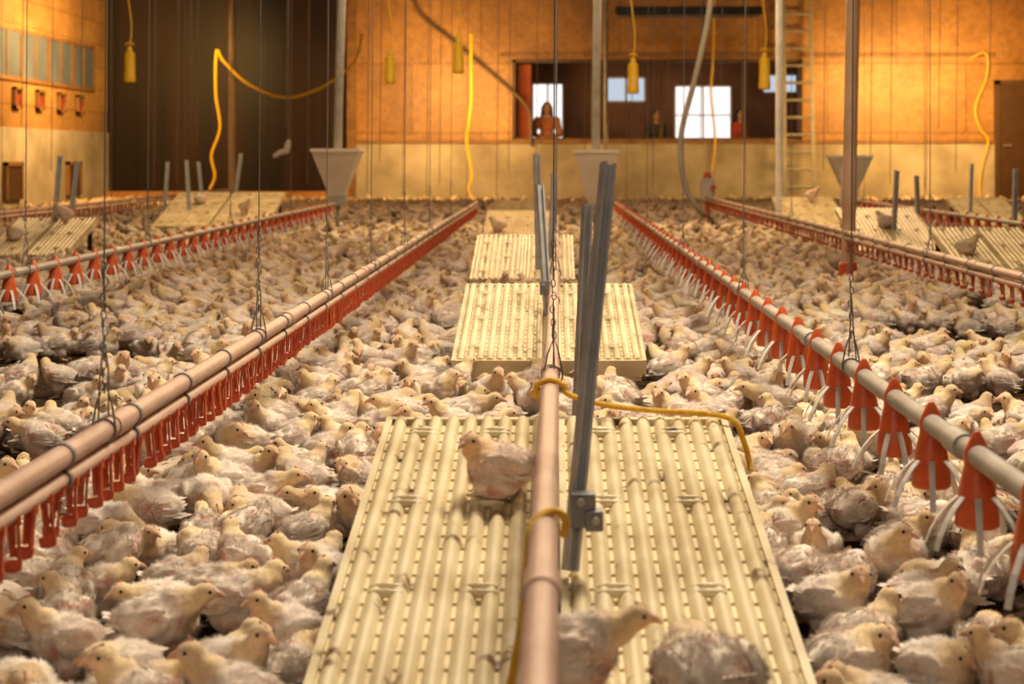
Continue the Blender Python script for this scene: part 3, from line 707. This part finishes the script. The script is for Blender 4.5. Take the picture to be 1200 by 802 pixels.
# placement
grid = {}
def circ(x, y, a, s): return [(x+.028*s*math.cos(a), y+.028*s*math.sin(a)), (x-.032*s*math.cos(a), y-.032*s*math.sin(a))]
def free(cs, r):
    for (x, y) in cs:
        gx, gy = int(x//.2), int(y//.2)
        for i in (-1,0,1):
            for j in (-1,0,1):
                for (x2,y2,r2) in grid.get((gx+i,gy+j),()):
                    if (x-x2)**2+(y-y2)**2 < (r+r2)**2: return False
    return True
def occupy(cs, r):
    for (x,y) in cs: grid.setdefault((int(x//.2),int(y//.2)),[]).append((x,y,r))
bald = [(1.42,5.2,.30),(-1.85,6.2,.44),(1.75,7.2,.34),(-2.6,8.2,.42),(.50,2.45,.06),(-1.25,4.2,.18),(1.05,3.4,.14),(2.2,8.4,.32),(-.50,2.7,.06),(.90,2.8,.08),(-1.5,5.1,.15)]
for _ in range(26):
    y = R.uniform(2.4,13); x = R.uniform(-.33*y,.28*y); bald.append((x,y,R.uniform(.025,.07)*(1+.14*y)))
def blocked(x, y):
    for (x0,x1,y0,y1,z0,z1) in PL:
        if x0-.05 < x < x1+.05 and y0-.06 < y < y1+.06: return True
    for (a,b,r) in OBST+bald:
        if (x-a)**2+(y-b)**2 < (r+.03)**2: return True
    return False
flock = []
def heading():
    q = R.random()
    if q < .30: return R.gauss(0,.6)
    if q < .56: return R.gauss(PI,.6)
    return R.uniform(-PI,PI)
for (y0,y1,rs,N) in ((2.02,6.3,1.0,46000),(6.3,10,1.05,30000),(10,16,1.28,18000),(16,29.9,1.9,16000)):
    for _ in range(N):
        y = math.sqrt(R.uniform(y0*y0,y1*y1)); xl = max(-7.75,-VX/F*y-.3); xr = min(9.0,(1200-VX)/F*y+.3); x = R.uniform(xl,xr)
        a = heading(); s = R.uniform(.78,.98); cs = circ(x,y,a,s); r = .0462*s*rs
        if any(blocked(*c) for c in cs): continue
        if not free(cs, r): continue
        occupy(cs, r); ip = R.choices(range(NP),(16,11,11,14,12,6,9,8,7,7,7))[0]
        flock.append([x,y,0,a,s,ip])
flock.sort(key=lambda q: q[1])
def zplat(x, y, k=0): z = PL[k]; return slope(z[2],z[4],z[3],z[5],y)
# coverage estimate: which birds show largest (painter's order on a small id raster)
W2, H2 = 600, 401; buf = np.full((H2,W2), -1, dtype=np.int32); yy, xx = np.mgrid[0:H2,0:W2]
def disc(cx, cy, rx, ry, i):
    x0,x1 = max(0,int(cx-rx)),min(W2,int(cx+rx)+2); y0,y1 = max(0,int(cy-ry)),min(H2,int(cy+ry)+2)
    if x0 >= x1 or y0 >= y1: return
    m = ((xx[y0:y1,x0:x1]-cx)/rx)**2+((yy[y0:y1,x0:x1]-cy)/ry)**2 <= 1; buf[y0:y1,x0:x1][m] = i
cand = [i for i,q in enumerate(flock) if q[1] < 9]; done = set()
def draw_plat(k):
    x0,x1,y0,y1,z0,z1 = PL[k]
    for t in np.linspace(0,1,200):
        y = y1+(y0-y1)*t; z = z1+(z0-z1)*t; r = int((VY+F*(CH-z)/y)/2)
        if 0 <= r < H2: a = max(0,int((VX+F*x0/y)/2)); b = min(W2,int((VX+F*x1/y)/2)); buf[r,a:b] = -1
for i in reversed(cand):
    q = flock[i]
    for k in (0,1):
        if k not in done and q[1] < PL[k][2]: draw_plat(k); done.add(k)
        elif k not in done and q[1] < PL[k][3]+.05 and PL[k][0]-.1 < q[0] < PL[k][1]+.1: draw_plat(k); done.add(k)
    p = POSES[q[5]]; s = F/q[1]/2*q[4]; px = (VX+F*q[0]/q[1])/2; bx_ = abs(math.cos(q[3]))*.065+abs(math.sin(q[3]))*.052
    disc(px,(VY+F*(CH-p['bz'])/q[1])/2,bx_*s,.054*s,i)
    hx = q[0]+(p['head'][0]*math.cos(q[3])-p['head'][1]*math.sin(q[3]))*q[4]; disc((VX+F*hx/q[1])/2,(VY+F*(CH-p['head'][2])/q[1])/2,.022*s,.03*s,i)
if 0 not in done: draw_plat(0)
cnt = np.bincount(buf[buf >= 0], minlength=len(flock))
order = sorted(cand, key=lambda i: -cnt[i])[:297]
near = [flock[i] for i in sorted(order)]; ns = set(id(q) for q in near)
special = [
 (-.085,2.83,PI*.96,.86,11,'pale pinkish chicken sitting on the near platform just left of the pipe'),
 (.028,2.14,.02,.90,9,'chicken lying on the near platform behind pipe, neck stretched right'),
 (.185,2.06,2.0,1.02,7,'plump white chicken lying on the near platform at the bottom edge')]
GRP = 'white chickens crowding the barn floor'
def tree(ip, x, y, z, a, s, parts=True):
    q = PR[ip]; r = empty('chicken', (x,y,z), a); r.scale = (s,s,s)
    put(q['hi'],'body',None,r)
    put(q['plumage'],'plumage',None,r)
    for w in q['wings']: put(w,'wing',None,r)
    put(q['beak'],'beak',None,r)
    for e in q['eyes']: put(e,'eye',None,r)
    put(q['comb'],'comb',None,r)
    return r
for (x,y,a,s,ip,lb) in special:
    T(tree(ip,x,y,zplat(x,y)+.004,a,s),lb,'chicken',GRP)
lab = {}
for q in near:
    x,y,z,a,s,ip = q
    zone = 'left of left drinker line' if x < -.735 else 'between left drinkers and platforms' if x < -.34 else 'between near and second platforms' if x < .35 else 'between platforms and right feeders' if x < .645 else 'right of right feeder line'
    band = 'front rows' if y < 2.75 else 'near rows' if y < 3.6 else 'middle rows' if y < 4.6 else 'rear rows'
    c, sn = math.cos(a), math.sin(a)
    di = 'facing right' if c > .7 else 'facing left' if c < -.7 else 'facing away' if sn > 0 else 'facing camera'
    q.append('%s, %s, %s %s' % (POSES[ip]['name'], di, band, zone)); lab.setdefault(q[-1],[]).append(q)
ORD = ['nearest','second nearest','third nearest','fourth nearest','fifth nearest','sixth nearest','seventh nearest','eighth nearest','ninth nearest','tenth nearest']
for k, lst in lab.items():
    for i, q in enumerate(lst):
        pre = '' if len(lst) == 1 else ('nearer ' if i == 0 else 'farther ') if len(lst) == 2 else ORD[min(i,9)]+' '
        T(tree(q[5],q[0],q[1],q[2],q[3],q[4]), pre+k, 'chicken', GRP)
rest = [q for q in flock if id(q) not in ns]
for k in (9,9,10,6,5,3,11,7):
    z = PL[k]; x = R.uniform(z[0]+.1,z[1]-.1); y = R.uniform(z[2]+.1,z[3]-.1); rest.append([x,y,zplat(x,y,k),heading(),1.0,R.choice((0,3,4))])
V = []; TT = []; CC = []; off = 0; rs_ = np.random.RandomState(4)
for q in rest:
    x,y,z,a,s,ip = q[:6]; v,t,c = PR[ip]['MID'] if y < 11 else PR[ip]['LOW']
    ca, sa = math.cos(a)*s, math.sin(a)*s
    w = np.empty_like(v); w[:,0] = v[:,0]*ca-v[:,1]*sa+x; w[:,1] = v[:,0]*sa+v[:,1]*ca+y; w[:,2] = v[:,2]*s+z
    V.append(w); TT.append(t+off); off += len(v); CC.append(np.clip(c*rs_.uniform(.72,1.04)*np.array((1,rs_.uniform(.94,1.02),rs_.uniform(.86,1.02))),0,.95))
V = np.vstack(V); TT = np.vstack(TT); CC = np.vstack(CC)
me = bpy.data.meshes.new('chicken_flock'); me.vertices.add(len(V)); me.vertices.foreach_set('co', V.astype(np.float32).ravel())
me.loops.add(len(TT)*3); me.loops.foreach_set('vertex_index', TT.astype(np.int32).ravel())
me.polygons.add(len(TT)); me.polygons.foreach_set('loop_start', np.arange(0,len(TT)*3,3,dtype=np.int32))
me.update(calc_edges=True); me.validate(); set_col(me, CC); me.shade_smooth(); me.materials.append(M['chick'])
o = bpy.data.objects.new('chicken_flock', me); col.objects.link(o)
T(o, 'the rest of the dense white flock reaching back to the far wall', 'chickens', None, 'stuff')
# ------------------------------------------------------------------ people
def person(x, y, z, H, shirt, label, hair_long=True, yaw=0):
    o = T(empty('person', (x,y,z), yaw), label, 'person')
    def h(*v): return Vector(v)*H
    b = MB()
    b.ell(h(0,-.004,.925),(.047*H,.056*H,.066*H)); b.ell(h(0,-.02,.895),(.036*H,.036*H,.036*H)); b.ell(h(0,-.06,.918),(.010*H,.014*H,.014*H))
    for s in (-1,1): b.ell(h(s*.047,0,.92),(.008*H,.014*H,.019*H))
    b.chain(h(0,.0,.80),h(0,-.002,.88),.036*H,.030*H)
    b.ell(h(0,0,.73),(.088*H,.058*H,.10*H)); b.ell(h(0,0,.62),(.076*H,.052*H,.09*H)); b.ell(h(0,0,.53),(.09*H,.06*H,.06*H))
    tops = MB(); tops.ell(h(0,0,.735),(.098*H,.068*H,.098*H)); tops.ell(h(0,0,.62),(.088*H,.062*H,.11*H)); tops.chain(h(-.09,0,.80),h(.09,0,.80),.034*H,.034*H)
    tr = MB(); tr.ell(h(0,0,.53),(.098*H,.068*H,.06*H))
    for s in (-1,1):
        sh = h(s*.112,0,.795); el = h(s*.145,-.01,.635); wr = h(s*.06,-.135,.60)
        b.chain(sh,el,.03*H,.024*H); b.chain(el,wr,.024*H,.016*H); pm = wr+h(-s*.03,-.02,-.003)
        b.ell(pm,(.026*H,.02*H,.011*H))
        for k in range(4):
            f0 = pm+h(-s*.018,-.014+.010*k,0); f1 = f0+h(-s*.02,-.004,-.004); f2 = f1+h(-s*(.014,.018,.016,.011)[k],.004,-.012)
            b.chain(f0,f1,.0052*H,.005*H,6); b.chain(f1,f2,.005*H,.0042*H,6)
        b.chain(pm+h(0,-.016,.004),pm+h(-s*.022,-.036,.008),.006*H,.0045*H,6)
        tops.chain(sh,el,.04*H,.033*H); tops.chain(el,el.lerp(wr,.9),.033*H,.024*H)
        hp = h(s*.05,0,.50); kn = h(s*.052,-.008,.28); an = h(s*.052,.006,.05)
        b.chain(hp,kn,.05*H,.033*H); b.chain(kn,an,.033*H,.02*H); b.chain(h(s*.052,.01,.022),h(s*.058,-.085,.016),.022*H,.016*H)
        tr.chain(hp,kn,.058*H,.042*H); tr.chain(kn,an,.042*H,.032*H)
    for mb, nm, m, vx in ((b,'body','skin',.008),(tops,'top',shirt,.014),(tr,'trousers','jeans',.014)):
        me = remesh(mb, vx, 2); me.materials.append(M[m]); put(me, nm, None, o)
    hr = MB(); hr.ell(h(0,.012,.937),(.056*H,.058*H,.066*H))
    if hair_long:
        for s in (-1,1): hr.chain(h(s*.045,.012,.93),h(s*.062,-.012,.80),.022*H,.018*H)
        hr.chain(h(0,.045,.93),h(0,.058,.80),.04*H,.04*H)
    me = remesh(hr,.012,2); me.materials.append(M['hair']); put(me,'hair',None,o)
    for s in (-1,1): MB().ell(h(s*.018,-.052,.928),(.007*H,.004*H,.005*H),n=8).build('eye', M['eye'], o)
    MB().ell(h(0,-.054,.888),(.016*H,.005*H,.004*H),n=8).build('mouth', M['comb'], o)
    return o
person((641-VX)*31.6/F,31.6,.18,1.66,'shirt_orange','person with long dark hair and rust top standing behind the window')
person((769-VX)*32.0/F,32.0,.18,1.52,'shirt_dark','person in dark top standing in shadow, middle of the window',False,.5)
person((866-VX)*31.7/F,31.7,.18,1.54,'shirt_red','person with dark hair and red top at the right window pane',True,.9)
# ------------------------------------------------------------------ light
def area(name, loc, target, sx, sy, W, c):
    l = bpy.data.lights.new(name,'AREA'); l.shape = 'RECTANGLE'; l.size = sx; l.size_y = sy; l.energy = W; l.color = c
    o = bpy.data.objects.new(name, l); col.objects.link(o); o.location = loc
    o.rotation_euler = (Vector(target)-Vector(loc)).to_track_quat('-Z','Y').to_euler(); return o
area('light_near', (.9,4.9,4.4),(.1,3.2,0),1.7,1.2,325,(1,.86,.66))
area('light_back_rim', (.5,18,3.4),(0,8,0),7,.8,340,(1,.63,.29))
area('light_mid', (0,9.4,4.6),(0,10.8,0),6,1.5,125,(1,.74,.46))
area('light_far', (0,22,4.4),(0,20,0),11,3,150,(1,.56,.26))
area('light_fill_sockets', (0,14.5,4.7),(0,19.5,1.9),9,.5,160,(1,.80,.47))  # added fill aimed at the pendant sockets, no lamp hangs here
area('light_fill_behind_camera', (-.5,-2.6,2.8),(0,4,.4),4,2,60,(1,.90,.76))  # added unseen fill for post fronts and bird flanks
area('light_wall_right', (6.4,28.5,2.2),(6.9,30.8,1.6),2.0,.6,215,(1,.57,.16))
area('light_wall_mid', (-1.8,28.5,2.0),(-1.9,30.8,1.4),2.0,.6,150,(1,.57,.17))
area('light_wall_window', (3.0,29.2,1.0),(3.0,30.8,.6),3.4,.4,16,(1,.60,.2))
area('light_wall_left', (-6.2,26,3.0),(-8,26.8,1.9),3,.8,290,(1,.58,.18))
area('light_fill_room', (2.5,33,2.9),(2.5,33,0),3,1.5,16,(1,.72,.5))  # added fill to lift the observation room, no fixture there
w = bpy.data.worlds.new('world'); sc.world = w; w.use_nodes = True
bg = w.node_tree.nodes['Background']; bg.inputs[0].default_value = (1,.93,.88,1); bg.inputs[1].default_value = 1.3
# ------------------------------------------------------------------ camera
cd = bpy.data.cameras.new('camera'); cam = bpy.data.objects.new('camera', cd); col.objects.link(cam)
cam.location = (0,0,CH); cam.rotation_euler = (PI/2,0,0); cd.sensor_width = 36; cd.lens = F/1200*36
cd.shift_x = -(VX-600)/1200; cd.shift_y = (VY-401)/1200
cd.clip_end = 200; cd.dof.use_dof = True; cd.dof.focus_distance = 4.3; cd.dof.aperture_fstop = 6.0
sc.camera = cam
sc.view_settings.view_transform = 'Standard'
